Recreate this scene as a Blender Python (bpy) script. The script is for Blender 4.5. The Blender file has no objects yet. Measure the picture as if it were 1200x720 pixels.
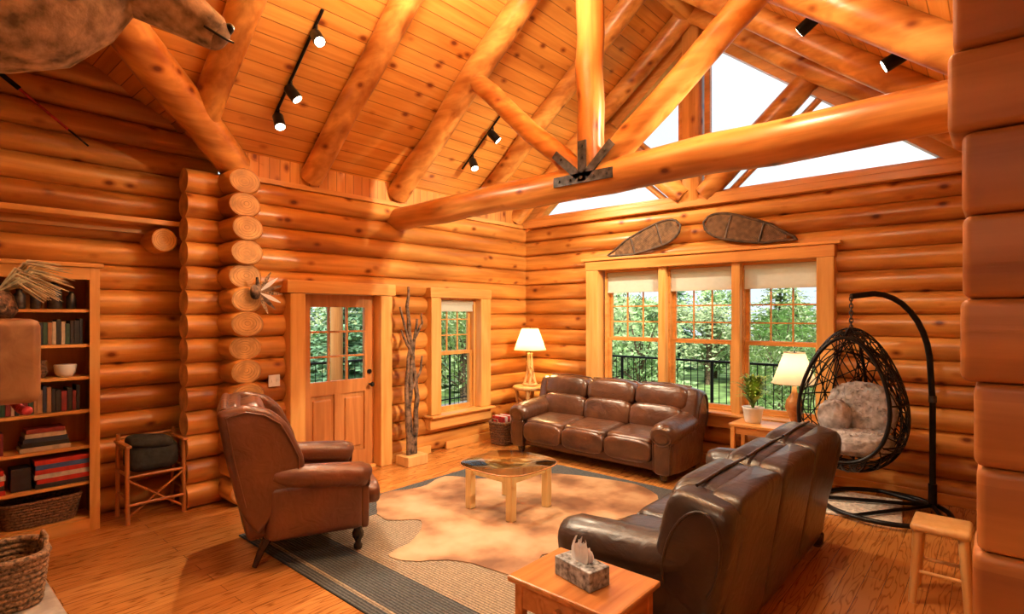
import bpy, bmesh, math, random
from mathutils import Vector, Matrix
random.seed(7)
pi = math.pi
sc = bpy.context.scene
try:
    sc.view_settings.view_transform = 'Standard'
except Exception:
    pass

# ------------------------------------------------------------------ materials
def newmat(name):
    m = bpy.data.materials.new(name); m.use_nodes = True
    nt = m.node_tree
    return m, nt, nt.nodes['Principled BSDF']

def nd(nt, t, **k):
    n = nt.nodes.new(t)
    for a, b in k.items():
        setattr(n, a, b)
    return n

def c4(c): return (c[0], c[1], c[2], 1)

def ramp(nt, src, stops):
    r = nd(nt, 'ShaderNodeValToRGB')
    els = r.color_ramp.elements
    while len(els) < len(stops): els.new(0.5)
    for e, (p, c) in zip(els, stops):
        e.position = p; e.color = c4(c)
    nt.links.new(src, r.inputs[0])
    return r.outputs[0]

def mul(nt, a, b, f=1.0, mode='MULTIPLY'):
    m = nd(nt, 'ShaderNodeMixRGB', blend_type=mode)
    m.inputs[0].default_value = f
    nt.links.new(a, m.inputs[1]); nt.links.new(b, m.inputs[2])
    return m.outputs[0]

def plain(name, col, rough=.5, metal=0, var=.12, scale=20, bump=.0, coat=0):
    m, nt, b = newmat(name)
    tc = nd(nt, 'ShaderNodeTexCoord')
    n = nd(nt, 'ShaderNodeTexNoise'); n.inputs['Scale'].default_value = scale; n.inputs['Detail'].default_value = 4
    nt.links.new(tc.outputs['Object'], n.inputs['Vector'])
    lo = [max(0, c * (1 - var * 2)) for c in col]; hi = [min(1, c * (1 + var * 2)) for c in col]
    nt.links.new(ramp(nt, n.outputs[0], [(.3, lo), (.7, hi)]), b.inputs['Base Color'])
    b.inputs['Roughness'].default_value = rough; b.inputs['Metallic'].default_value = metal
    if coat: b.inputs['Coat Weight'].default_value = coat
    if bump:
        bp = nd(nt, 'ShaderNodeBump'); bp.inputs['Strength'].default_value = bump; bp.inputs['Distance'].default_value = .02
        nt.links.new(n.outputs[0], bp.inputs['Height']); nt.links.new(bp.outputs[0], b.inputs['Normal'])
    return m

def wood(name, c1, c2, axis, rough=.4, gs=12, knots=True, seam=None, var=.35, course=0, seamdark=(.42, .33, .27)):
    m, nt, b = newmat(name)
    tc = nd(nt, 'ShaderNodeTexCoord')
    mp = nd(nt, 'ShaderNodeMapping')
    s = [gs, gs, gs]; s[axis] = gs * .07
    mp.inputs['Scale'].default_value = s
    nt.links.new(tc.outputs['Object'], mp.inputs['Vector'])
    n = nd(nt, 'ShaderNodeTexNoise'); n.inputs['Scale'].default_value = 1; n.inputs['Detail'].default_value = 5
    n.inputs['Distortion'].default_value = .8
    nt.links.new(mp.outputs[0], n.inputs['Vector'])
    col = ramp(nt, n.outputs[0], [(.3, c2), (.62, c1)])
    n2 = nd(nt, 'ShaderNodeTexNoise'); n2.inputs['Scale'].default_value = 1; n2.inputs['Detail'].default_value = 3
    mp2 = nd(nt, 'ShaderNodeMapping'); s2 = [4.4, 4.4, 4.4]; s2[axis] = .8; mp2.inputs['Scale'].default_value = s2
    nt.links.new(tc.outputs['Object'], mp2.inputs['Vector']); nt.links.new(mp2.outputs[0], n2.inputs['Vector'])
    lo = (1 - var * .9, 1 - var * 1.2, 1 - var * 1.4)
    col = mul(nt, col, ramp(nt, n2.outputs[0], [(.35, lo), (.62, (1, 1, 1))]))
    if course:
        sp = nd(nt, 'ShaderNodeSeparateXYZ'); nt.links.new(tc.outputs['Object'], sp.inputs[0])
        d = nd(nt, 'ShaderNodeMath', operation='DIVIDE'); nt.links.new(sp.outputs[2], d.inputs[0]); d.inputs[1].default_value = course
        fl = nd(nt, 'ShaderNodeMath', operation='FLOOR'); nt.links.new(d.outputs[0], fl.inputs[0])
        wn = nd(nt, 'ShaderNodeTexWhiteNoise', noise_dimensions='1D'); nt.links.new(fl.outputs[0], wn.inputs['W'])
        col = mul(nt, col, ramp(nt, wn.outputs['Value'], [(0, (.72, .62, .52)), (1, (1.0, 1.0, 1.0))]))
    if knots:
        vo = nd(nt, 'ShaderNodeTexVoronoi'); vo.inputs['Scale'].default_value = 1
        mp3 = nd(nt, 'ShaderNodeMapping'); s3 = [5.2, 5.2, 5.2]; s3[axis] = 3.3; mp3.inputs['Scale'].default_value = s3
        nt.links.new(tc.outputs['Object'], mp3.inputs['Vector']); nt.links.new(mp3.outputs[0], vo.inputs['Vector'])
        col = mul(nt, col, ramp(nt, vo.outputs['Distance'], [(.07, (.26, .10, .05)), (.14, (.7, .55, .45)), (.23, (1, 1, 1))]))
    bp = nd(nt, 'ShaderNodeBump'); bp.inputs['Strength'].default_value = .35; bp.inputs['Distance'].default_value = .012
    nt.links.new(n.outputs[0], bp.inputs['Height'])
    if seam:
        ax, w = seam
        sp = nd(nt, 'ShaderNodeSeparateXYZ'); nt.links.new(tc.outputs['Object'], sp.inputs[0])
        d = nd(nt, 'ShaderNodeMath', operation='DIVIDE'); nt.links.new(sp.outputs[ax], d.inputs[0]); d.inputs[1].default_value = w
        fr = nd(nt, 'ShaderNodeMath', operation='FRACT'); nt.links.new(d.outputs[0], fr.inputs[0])
        pp = nd(nt, 'ShaderNodeMath', operation='PINGPONG'); nt.links.new(fr.outputs[0], pp.inputs[0]); pp.inputs[1].default_value = .5
        fl = nd(nt, 'ShaderNodeMath', operation='FLOOR'); nt.links.new(d.outputs[0], fl.inputs[0])
        wn = nd(nt, 'ShaderNodeTexWhiteNoise', noise_dimensions='1D'); nt.links.new(fl.outputs[0], wn.inputs['W'])
        col = mul(nt, col, ramp(nt, wn.outputs['Value'], [(0, (.84, .75, .66)), (1, (1.0, 1.0, 1.0))]))
        sm = ramp(nt, pp.outputs[0], [(.015, seamdark), (.05, (1, 1, 1))])
        col = mul(nt, col, sm)
        bp2 = nd(nt, 'ShaderNodeBump'); bp2.inputs['Strength'].default_value = .4; bp2.inputs['Distance'].default_value = .008
        nt.links.new(sm, bp2.inputs['Height']); nt.links.new(bp.outputs[0], bp2.inputs['Normal'])
        nt.links.new(bp2.outputs[0], b.inputs['Normal'])
    else:
        nt.links.new(bp.outputs[0], b.inputs['Normal'])
    nt.links.new(col, b.inputs['Base Color'])
    b.inputs['Roughness'].default_value = rough
    return m

LC1 = (.88, .455, .115); LC2 = (.66, .275, .05)
BC1 = (.86, .43, .11); BC2 = (.56, .22, .04)
logx = wood('log_pine_x', LC1, LC2, 0, .33, 11, course=.2264, var=.45)
logy = wood('log_pine_y', LC1, LC2, 1, .33, 11, course=.2264, var=.45)
beamw = wood('beam_pine', BC1, BC2, 1, .33, 10, var=.55)
beamx = wood('beam_pine_x', BC1, BC2, 0, .33, 10, var=.55)
beamz = wood('beam_pine_z', BC1, BC2, 2, .33, 10, var=.55)
mantelw = wood('mantel_wood', (.40, .21, .085), (.24, .11, .04), 1, .5, 9, var=.4)
endgrain = plain('log_end_grain', (.62, .345, .12), .65, var=.18, scale=9)
endring = plain('log_end_rings', (.47, .235, .075), .65, var=.2, scale=14)
palelog = plain('peeled_aspen', (.80, .52, .22), .5, var=.12, scale=12)
brownlog = wood('brown_log', (.66, .285, .075), (.42, .16, .038), 1, .5, 8, knots=False, var=.35, course=.2264)
ceilA = wood('ceiling_pine_boards', (.90, .455, .105), (.74, .315, .055), 0, .28, 13, seam=(1, .104), var=.22)
ceilB = wood('ceiling_pine_boards_side', (.90, .455, .105), (.74, .315, .055), 1, .28, 13, seam=(0, .104), var=.22)
wallv = wood('vertical_pine_boards', (.88, .46, .12), (.72, .32, .065), 2, .4, 12, seam=(0, .11), var=.25)
trimx = wood('trim_pine_x', (.86, .48, .15), (.72, .35, .08), 0, .35, 14, knots=False, var=.2)
trimy = wood('trim_pine_y', (.82, .40, .11), (.64, .27, .055), 1, .35, 14, knots=False, var=.2)
trimz = wood('trim_pine_z', (.86, .48, .15), (.72, .35, .08), 2, .35, 14, knots=False, var=.2)
doorw = wood('door_fir', (.60, .26, .08), (.44, .17, .045), 2, .35, 14, knots=False, var=.15)
furn = wood('oak_furniture', (.58, .25, .075), (.40, .15, .04), 0, .26, 16, knots=False, var=.2)
pale = wood('pale_maple', (.78, .50, .20), (.66, .38, .13), 2, .4, 14, knots=False, var=.15)
darkw = plain('dark_turned_wood', (.035, .016, .01), .25, var=.2)
black = plain('black_metal', (.012, .012, .014), .35, metal=.6, var=.2)
steel = plain('steel_plate', (.09, .09, .095), .45, metal=.8, var=.3)
white = plain('white_ceramic', (.82, .82, .8), .3, var=.03)
paper = plain('tissue_paper', (.9, .9, .9), .8, var=.03)
barkm = plain('driftwood_bark', (.15, .09, .055), .8, var=.5, scale=18, bump=.5)
stone = plain('hearth_stone', (.33, .29, .25), .75, var=.35, scale=5, bump=.6)
wick = plain('wicker', (.28, .17, .09), .7, var=.45, scale=60, bump=.6)
wickd = plain('dark_wicker', (.16, .08, .04), .7, var=.4, scale=60, bump=.6)
clothb = plain('black_cloth', (.02, .022, .026), .9, var=.3, bump=.3)
redm = plain('red_fabric', (.45, .03, .03), .6, var=.3)
furg = plain('grey_sheepskin', (.52, .53, .56), .95, var=.22, scale=16, bump=1.0)
shagm = plain('shag_mat', (.70, .64, .55), .95, var=.15, scale=30, bump=.8)
hair = plain('deer_fur', (.38, .28, .20), .85, var=.35, scale=16, bump=.7)
hairl = plain('deer_muzzle_fur', (.22, .15, .11), .8, var=.3, scale=20, bump=.4)
rawh = plain('rawhide', (.20, .11, .05), .6, var=.3)
darkf = plain('dark_bent_frame', (.07, .04, .022), .5, var=.3)
leafm = plain('leaf_green', (.26, .42, .08), .55, var=.45, scale=8)
grassy = plain('dried_grass', (.62, .50, .28), .8, var=.3)
slate = plain('slate_tissue_box', (.27, .30, .32), .5, var=.5, scale=35)
deckm = plain('deck_boards', (.34, .30, .26), .8, var=.2)
groundm = plain('lawn', (.26, .40, .12), .95, var=.4, scale=1.5)
pine1 = plain('spruce_needles', (.22, .40, .22), .85, var=.4, scale=5)
pine2 = plain('light_foliage', (.48, .60, .30), .85, var=.35, scale=4)
pine3 = plain('leafy_foliage', (.38, .56, .24), .8, var=.4, scale=3)

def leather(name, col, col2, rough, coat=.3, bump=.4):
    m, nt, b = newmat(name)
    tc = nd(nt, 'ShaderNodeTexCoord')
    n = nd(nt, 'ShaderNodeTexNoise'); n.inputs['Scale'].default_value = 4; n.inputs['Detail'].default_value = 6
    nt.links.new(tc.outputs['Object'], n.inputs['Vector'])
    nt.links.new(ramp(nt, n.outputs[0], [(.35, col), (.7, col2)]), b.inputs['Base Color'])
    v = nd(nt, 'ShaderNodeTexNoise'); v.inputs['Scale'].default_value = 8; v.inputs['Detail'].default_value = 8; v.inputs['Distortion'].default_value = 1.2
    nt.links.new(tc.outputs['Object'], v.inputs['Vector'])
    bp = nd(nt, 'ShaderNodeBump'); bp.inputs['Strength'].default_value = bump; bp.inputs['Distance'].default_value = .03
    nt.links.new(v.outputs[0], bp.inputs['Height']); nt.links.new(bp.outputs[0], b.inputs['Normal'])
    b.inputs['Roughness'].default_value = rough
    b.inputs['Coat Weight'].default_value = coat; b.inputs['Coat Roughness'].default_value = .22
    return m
leath = leather('brown_leather', (.055, .020, .009), (.12, .043, .017), .33, .45)
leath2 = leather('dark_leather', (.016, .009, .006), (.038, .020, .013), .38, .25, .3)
leathc = leather('cognac_leather', (.10, .031, .010), (.16, .050, .017), .38, .15)

def glassm(name, tint=(1, 1, 1), fac=.07):
    m = bpy.data.materials.new(name); m.use_nodes = True; nt = m.node_tree
    nt.nodes.clear()
    o = nd(nt, 'ShaderNodeOutputMaterial'); t = nd(nt, 'ShaderNodeBsdfTransparent'); g = nd(nt, 'ShaderNodeBsdfGlossy')
    t.inputs[0].default_value = c4(tint); g.inputs['Roughness'].default_value = .02
    lw = nd(nt, 'ShaderNodeLayerWeight'); lw.inputs['Blend'].default_value = fac * 4
    mx = nd(nt, 'ShaderNodeMixShader')
    nt.links.new(lw.outputs['Fresnel'], mx.inputs[0])
    nt.links.new(t.outputs[0], mx.inputs[1]); nt.links.new(g.outputs[0], mx.inputs[2]); nt.links.new(mx.outputs[0], o.inputs[0])
    return m
glass = glassm('window_glass', (1, 1, 1), .03)
tglass = glassm('table_glass', (.96, .985, .97), .042)

def shadem(name, col, em, st):
    m = bpy.data.materials.new(name); m.use_nodes = True; nt = m.node_tree
    nt.nodes.clear()
    o = nd(nt, 'ShaderNodeOutputMaterial'); d = nd(nt, 'ShaderNodeBsdfDiffuse'); t = nd(nt, 'ShaderNodeBsdfTranslucent')
    n = nd(nt, 'ShaderNodeTexNoise'); n.inputs['Scale'].default_value = 60
    cc = ramp(nt, n.outputs[0], [(.2, [c * .92 for c in col]), (.8, col)])
    nt.links.new(cc, d.inputs[0]); nt.links.new(cc, t.inputs[0])
    mx = nd(nt, 'ShaderNodeMixShader'); mx.inputs[0].default_value = .5
    nt.links.new(d.outputs[0], mx.inputs[1]); nt.links.new(t.outputs[0], mx.inputs[2])
    if st > 0:
        e = nd(nt, 'ShaderNodeEmission'); e.inputs[0].default_value = c4(em); e.inputs[1].default_value = st
        ad = nd(nt, 'ShaderNodeAddShader'); nt.links.new(mx.outputs[0], ad.inputs[0]); nt.links.new(e.outputs[0], ad.inputs[1])
        nt.links.new(ad.outputs[0], o.inputs[0])
    else:
        nt.links.new(mx.outputs[0], o.inputs[0])
    return m
shade1 = shadem('lit_lamp_shade', (.92, .78, .46), (1, .62, .25), .2)
shade2 = shadem('cream_lamp_shade', (.78, .70, .54), (1, .8, .5), .0)
blindm = shadem('cream_blind', (.95, .94, .84), (1, 1, 1), 0)
def emis(name, col, st):
    m, nt, b = newmat(name)
    b.inputs['Emission Color'].default_value = c4(col); b.inputs['Emission Strength'].default_value = st
    return m
bulb = emis('lit_bulb', (1, .85, .62), 14)

def floormat():
    m, nt, b = newmat('oak_floor')
    tc = nd(nt, 'ShaderNodeTexCoord')
    br = nd(nt, 'ShaderNodeTexBrick'); br.inputs['Scale'].default_value = 1
    br.inputs['Brick Width'].default_value = 1.5; br.inputs['Row Height'].default_value = .115
    br.inputs['Mortar Size'].default_value = .0018; br.inputs['Color1'].default_value = (.62, .265, .065, 1)
    br.inputs['Color2'].default_value = (.48, .18, .038, 1); br.inputs['Mortar'].default_value = (.17, .06, .02, 1); br.inputs['Bias'].default_value = -.1
    nt.links.new(tc.outputs['Object'], br.inputs['Vector'])
    sp = nd(nt, 'ShaderNodeSeparateXYZ'); nt.links.new(tc.outputs['Object'], sp.inputs[0])
    d = nd(nt, 'ShaderNodeMath', operation='DIVIDE'); nt.links.new(sp.outputs[1], d.inputs[0]); d.inputs[1].default_value = .115
    fl = nd(nt, 'ShaderNodeMath', operation='FLOOR'); nt.links.new(d.outputs[0], fl.inputs[0])
    m3 = nd(nt, 'ShaderNodeMath', operation='MULTIPLY'); nt.links.new(fl.outputs[0], m3.inputs[0]); m3.inputs[1].default_value = 7.31
    cb = nd(nt, 'ShaderNodeCombineXYZ'); nt.links.new(m3.outputs[0], cb.inputs[0]); nt.links.new(m3.outputs[0], cb.inputs[2])
    mp = nd(nt, 'ShaderNodeMapping'); mp.inputs['Scale'].default_value = (.8, 9, 1); nt.links.new(tc.outputs['Object'], mp.inputs['Vector'])
    va = nd(nt, 'ShaderNodeVectorMath', operation='ADD'); nt.links.new(mp.outputs[0], va.inputs[0]); nt.links.new(cb.outputs[0], va.inputs[1])
    n = nd(nt, 'ShaderNodeTexNoise'); n.inputs['Scale'].default_value = 1.3; n.inputs['Detail'].default_value = 2
    nt.links.new(va.outputs[0], n.inputs['Vector'])
    mm = nd(nt, 'ShaderNodeMath', operation='MULTIPLY'); mm.inputs[1].default_value = 19; nt.links.new(n.outputs[0], mm.inputs[0])
    pp = nd(nt, 'ShaderNodeMath', operation='PINGPONG'); pp.inputs[1].default_value = 1; nt.links.new(mm.outputs[0], pp.inputs[0])
    col = mul(nt, br.outputs[0], ramp(nt, pp.outputs[0], [(.0, (.42, .27, .17)), (.38, (1, 1, 1))]), .75)
    nt.links.new(col, b.inputs['Base Color']); b.inputs['Roughness'].default_value = .25
    b.inputs['Coat Weight'].default_value = .5; b.inputs['Coat Roughness'].default_value = .12
    return m
floorm = floormat()

def weave(name, c1, c2, sc_=60, axis='X'):
    m, nt, b = newmat(name)
    tc = nd(nt, 'ShaderNodeTexCoord')
    w = nd(nt, 'ShaderNodeTexWave', bands_direction=axis); w.inputs['Scale'].default_value = sc_ * .3; w.inputs['Distortion'].default_value = 1.5
    w.inputs['Detail'].default_value = 3; w.inputs['Detail Scale'].default_value = 6
    nt.links.new(tc.outputs['Object'], w.inputs['Vector'])
    n = nd(nt, 'ShaderNodeTexNoise'); n.inputs['Scale'].default_value = 70; nt.links.new(tc.outputs['Object'], n.inputs['Vector'])
    col = mul(nt, ramp(nt, w.outputs[0], [(.1, c2), (.7, c1)]), ramp(nt, n.outputs[0], [(.3, (.6, .6, .6)), (.6, (1, 1, 1))]))
    nt.links.new(col, b.inputs['Base Color']); b.inputs['Roughness'].default_value = .95
    bp = nd(nt, 'ShaderNodeBump'); bp.inputs['Strength'].default_value = .8; bp.inputs['Distance'].default_value = .01
    nt.links.new(w.outputs[0], bp.inputs['Height']); nt.links.new(bp.outputs[0], b.inputs['Normal'])
    return m
jute = weave('jute_weave', (.42, .33, .23), (.20, .15, .10), 45)
juteg = weave('slate_jute_border', (.11, .12, .125), (.04, .045, .05), 45)
hidem, hnt, hb = newmat('cowhide')
_tc = nd(hnt, 'ShaderNodeTexCoord'); _n = nd(hnt, 'ShaderNodeTexNoise'); _n.inputs['Scale'].default_value = 1.7; _n.inputs['Detail'].default_value = 8
hnt.links.new(_tc.outputs['Object'], _n.inputs['Vector'])
hnt.links.new(ramp(hnt, _n.outputs[0], [(.38, (.15, .065, .025)), (.46, (.27, .135, .06)), (.53, (.38, .225, .11)), (.66, (.46, .32, .19))]), hb.inputs['Base Color'])
hb.inputs['Roughness'].default_value = .7

# ------------------------------------------------------------------ mesh builder
class MB:
    def __init__(s, name, mats):
        s.name = name; s.mats = mats; s.v = []; s.f = []; s.m = []; s.sm = []; s.M = Matrix()
    def add(s, vs, fs, mat=0, smooth=True):
        o = len(s.v)
        s.v += [s.M @ Vector(v) for v in vs]
        for f in fs:
            s.f.append([i + o for i in f]); s.m.append(mat); s.sm.append(smooth)
    def box(s, c, size, mat=0, bev=0, rot=None, seg=2):
        bm = bmesh.new(); bmesh.ops.create_cube(bm, size=1)
        bmesh.ops.scale(bm, vec=size, verts=bm.verts)
        if bev > 0:
            bmesh.ops.bevel(bm, geom=bm.edges[:], offset=min(bev, min(size) * .49), segments=seg, profile=.5, affect='EDGES')
        R = rot.to_4x4() if rot is not None else Matrix()
        T = Matrix.Translation(c) @ R
        bm.verts.index_update()
        s.add([T @ v.co for v in bm.verts], [[v.index for v in f.verts] for f in bm.faces], mat, bev > .015)
        bm.free()
    def tube(s, pts, rad, mat=0, seg=12, caps=True, closed=False, sx=1.0, capmat=None, jit=0, flatcaps=True):
        pts = [Vector(p) for p in pts]; n = len(pts)
        if not isinstance(rad, (list, tuple)): rad = [rad] * n
        tans = []
        for i in range(n):
            if closed: t = pts[(i + 1) % n] - pts[i - 1]
            elif i == 0: t = pts[1] - pts[0]
            elif i == n - 1: t = pts[-1] - pts[-2]
            else: t = pts[i + 1] - pts[i - 1]
            if t.length < 1e-9: t = Vector((0, 0, 1))
            tans.append(t.normalized())
        up = Vector((0, 0, 1)) if abs(tans[0].z) < .9 else Vector((1, 0, 0))
        nrm = tans[0].cross(up).normalized()
        vs = []
        for i in range(n):
            t = tans[i]
            nrm = (nrm - t * nrm.dot(t))
            nrm = nrm.normalized() if nrm.length > 1e-6 else t.orthogonal().normalized()
            bn = t.cross(nrm)
            for k in range(seg):
                a = 2 * pi * k / seg
                r = rad[i] * (1 + (random.uniform(-jit, jit) if jit else 0))
                vs.append(pts[i] + nrm * math.cos(a) * r * sx + bn * math.sin(a) * r)
        fs = []
        for i in range(n if closed else n - 1):
            j = (i + 1) % n
            for k in range(seg):
                k2 = (k + 1) % seg
                fs.append([i * seg + k, i * seg + k2, j * seg + k2, j * seg + k])
        s.add(vs, fs, mat, True)
        if caps and not closed:
            cm = mat if capmat is None else capmat
            s.add(vs[:seg], [list(range(seg))], cm, False)
            s.add(vs[-seg:], [list(range(seg))], cm, False)
    def cyl(s, a, b, r, mat=0, r2=None, seg=16, capmat=None):
        s.tube([a, b], [r, r if r2 is None else r2], mat, seg, capmat=capmat)
    def sup(s, c, size, mat=0, e1=.5, e2=.5, rot=None, nu=28, nv=14, jit=0):
        R = rot.to_4x4() if rot is not None else Matrix()
        T = Matrix.Translation(c) @ R
        pw = lambda x, e: math.copysign(abs(x) ** e, x)
        vs = []; fs = []
        for j in range(nv + 1):
            ph = -pi / 2 + pi * j / nv
            for i in range(nu):
                th = 2 * pi * i / nu
                q = 1 + (random.uniform(-jit, jit) if jit else 0)
                vs.append(T @ Vector((q * size[0] / 2 * pw(math.cos(ph), e1) * pw(math.cos(th), e2),
                                      q * size[1] / 2 * pw(math.cos(ph), e1) * pw(math.sin(th), e2),
                                      q * size[2] / 2 * pw(math.sin(ph), e1))))
        for j in range(nv):
            for i in range(nu):
                i2 = (i + 1) % nu
                fs.append([j * nu + i, j * nu + i2, (j + 1) * nu + i2, (j + 1) * nu + i])
        s.add(vs, fs, mat, True)
    def lathe(s, prof, c, mat=0, seg=24, caps=True, ex=1.0):
        vs = []; fs = []; n = len(prof)
        pw = lambda x: math.copysign(abs(x) ** ex, x)
        for r, z in prof:
            for k in range(seg):
                a = 2 * pi * k / seg
                vs.append((c[0] + r * pw(math.cos(a)), c[1] + r * pw(math.sin(a)), c[2] + z))
        for i in range(n - 1):
            for k in range(seg):
                k2 = (k + 1) % seg
                fs.append([i * seg + k, i * seg + k2, (i + 1) * seg + k2, (i + 1) * seg + k])
        if caps:
            fs.append(list(range(seg))); fs.append([(n - 1) * seg + k for k in range(seg)])
        s.add(vs, fs, mat, True)
    def ringcap(s, c, rx, rz, m0, m1):
        # growth rings drawn as concentric bands on a log end (facing -y)
        fr = [.99, .93, .80, .76, .60, .56, .40, .36, .20, .15, .0]
        seg = 24; ox = random.uniform(-.15, .15); oz = random.uniform(-.15, .15)
        for q in range(len(fr) - 1):
            vs = []
            for f in (fr[q], fr[q + 1]):
                for k in range(seg):
                    a = 2 * pi * k / seg
                    vs.append((c[0] + rx * (f * math.cos(a) + ox * (1 - f)), c[1], c[2] + rz * (f * math.sin(a) + oz * (1 - f))))
            s.add(vs, [[k, (k + 1) % seg, seg + (k + 1) % seg, seg + k] for k in range(seg)], m1 if q % 2 == 0 else m0, False)
    def prism(s, poly, axis, c0, c1, mat=0, bev=0, smooth=False):
        def P(a, b, c): return {'x': (c, a, b), 'y': (a, c, b), 'z': (a, b, c)}[axis]
        n = len(poly)
        bm = bmesh.new()
        v0 = [bm.verts.new(P(a, b, c0)) for a, b in poly]; v1 = [bm.verts.new(P(a, b, c1)) for a, b in poly]
        bm.faces.new(v0); bm.faces.new(v1[::-1])
        for i in range(n): bm.faces.new([v0[i], v0[(i + 1) % n], v1[(i + 1) % n], v1[i]])
        bmesh.ops.recalc_face_normals(bm, faces=bm.faces)
        if bev:
            bmesh.ops.bevel(bm, geom=bm.edges[:], offset=bev, segments=3, profile=.5, affect='EDGES')
        bm.verts.index_update()
        s.add([v.co.copy() for v in bm.verts], [[v.index for v in f.verts] for f in bm.faces], mat, smooth or bev > 0)
        bm.free()
    def done(s, loc=(0, 0, 0), rz=0, recalc=True):
        me = bpy.data.meshes.new(s.name)
        me.from_pydata([tuple(v) for v in s.v], [], s.f)
        for m in s.mats: me.materials.append(m)
        me.polygons.foreach_set('material_index', s.m)
        me.polygons.foreach_set('use_smooth', s.sm)
        if recalc:
            bm = bmesh.new(); bm.from_mesh(me); bmesh.ops.recalc_face_normals(bm, faces=bm.faces); bm.to_mesh(me); bm.free()
        me.update()
        ob = bpy.data.objects.new(s.name, me); sc.collection.objects.link(ob)
        ob.location = loc; ob.rotation_euler = (0, 0, rz)
        return ob

def Rx(d): return Matrix.Rotation(math.radians(d), 3, 'X')
def Ry(d): return Matrix.Rotation(math.radians(d), 3, 'Y')
def Rz(d): return Matrix.Rotation(math.radians(d), 3, 'Z')

# ------------------------------------------------------------------ dimensions
CH = .2264
WY = 5.63; WX = 6.74; AY = 6.1; RY = 2.85; EZ = 3.43; SL = .8; SB = .585
CX = 2.28
RZ = EZ + SL * (WY - RY)
def zc(y): return RZ - SL * abs(y - RY)
VT = (WY - RY) / .73
RBX = CX - VT

def logline(b, axis, s0, s1, off, z, r=.1175, mat=0, capmat=1):
    n = max(2, int((s1 - s0) / .45) + 1)
    pts = []; rr = []
    for i in range(n):
        s_ = s0 + (s1 - s0) * i / (n - 1)
        p = (s_, off, z) if axis == 'x' else (off, s_, z)
        pts.append(p); rr.append(r * random.uniform(.985, 1.02))
    b.tube(pts, rr, mat, 20, capmat=capmat)

def log_wall(name, axis, plane, sgn, s0, s1, nc, openings=(), z0=0, lim=None, mats=None, extra=None):
    b = MB(name, mats or [logx if axis == 'x' else logy, endgrain])
    for i in range(nc):
        z = z0 + (i + .5) * CH
        a, c = s0, s1
        if lim: a, c = lim(z, a, c)
        if c - a < .15: continue
        segs = [(a, c)]
        for (o0, o1, zz0, zz1) in openings:
            if zz0 < z < zz1:
                ns = []
                for p, q in segs:
                    if o1 <= p or o0 >= q: ns.append((p, q)); continue
                    if o0 - p > .03: ns.append((p, o0))
                    if q - o1 > .03: ns.append((o1, q))
                segs = ns
        for p, q in segs:
            logline(b, axis, p, q, plane + sgn * .070, z)
    return b.done()

# ------------------------------------------------------------------ shell
fb = MB('floor', [floorm]); fb.box((1.9, 1.8, -.05), (9.9, 9.0, .1)); fb.done()

DOOR = (2.92, 3.95, 0, 2.04); WIN1 = (4.82, 5.66, .46, 2.04)
log_wall('wall_left', 'x', WY, 1, 1.86, WX + .1, 14, [DOOR, WIN1])
b = MB('wall_corner_logs', [logy, endgrain, endring])
for i in range(14):
    z = (i + .5) * CH + .02
    e = 5.34 + random.uniform(-.035, .035); sx_ = random.uniform(1.2, 1.34)
    pts = [(CX, e, z), (CX, e + .03, z), (CX, 5.8, z), (CX, 6.2, z)]
    b.tube(pts, [.112, .128, .13, .13], 0, 20, capmat=1, sx=sx_)
    b.ringcap((CX, e - .003, z), .110 * sx_, .110, 1, 2)
b.done(recalc=False)
log_wall('wall_alcove', 'x', AY, 1, -3.1, 2.3, 24, lim=lambda z, a, c: (a, min(c, CX - (z - EZ - .1) / SB)))
log_wall('wall_right', 'y', WX, 1, -.1, WY + .1, 14, [(1.38, 4.24, .45, 2.5)])
log_wall('wall_side', 'x', -.1, -1, 2.15, WX + .1, 15)
log_wall('wall_back', 'y', -3, -1, -2.6, 6.2, 25, lim=lambda z, a, c: (a, c) if z < 3.2 else (max(a, RY - (5.7 - z) / SL), c))
log_wall('wall_entry', 'x', -2.5, -1, -3.1, 2.0, 15)

b = MB('wall_partition', [brownlog, endgrain])
for i in range(16):
    z = (i + .5) * CH + .045
    e = .10 if z > 2.3 else (.075 if z > 1.65 else .048)
    e += random.uniform(-.006, .006)
    b.box((2.06, (e - 2.5) / 2, z), (.25, e + 2.5, CH - .002), 0, bev=.022, seg=3)
b.box((2.06, -1.22, .02), (.25, 2.5, .06), 0)
b.done()

b = MB('wall_left_boards', [wallv, trimx])
b.box(((CX + WX) / 2, WY + .03, 3.32), (WX - CX + .1, .05, .42), 0)
b.box(((CX + WX) / 2, WY - .01, 3.17), (WX - CX + .05, .06, .05), 1)
b.done()

b = MB('ceiling', [ceilA, ceilB])
ex = .25
def A(x, y): return (x, y, zc(y))
b.add([A(CX + .0, WY), (CX, WY + ex, EZ - SL * ex), (WX + .3, WY + ex, EZ - SL * ex), A(WX + .3, RY), A(RBX, RY)], [[0, 1, 2, 3, 4]], 0, False)
b.add([A(-3.1, RY), A(WX + .3, RY), A(WX + .3, -.15), A(-3.1, -.15)], [[0, 1, 2, 3]], 0, False)
b.add([A(-3.1, -.15), A(2.3, -.15), (2.3, -2.7, zc(-.15)), (-3.1, -2.7, zc(-.15))], [[0, 1, 2, 3]], 0, False)
b.add([A(CX, WY), (RBX, RY, RZ), (RBX, 6.3, RZ), (CX, 6.3, EZ)], [[0, 1, 2, 3]], 1, False)
b.add([(CX, WY, EZ), (CX, 6.3, EZ), (CX + .3, 6.3, EZ - .1), (CX + .3, WY, EZ - .1)], [[0, 1, 2, 3]], 1, False)
zl = RZ - SB * (3.1 + RBX)
b.add([(RBX, RY, RZ), (-3.1, RY, zl), (-3.1, 6.3, zl), (RBX, 6.3, RZ)], [[0, 1, 2, 3]], 1, False)
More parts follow.
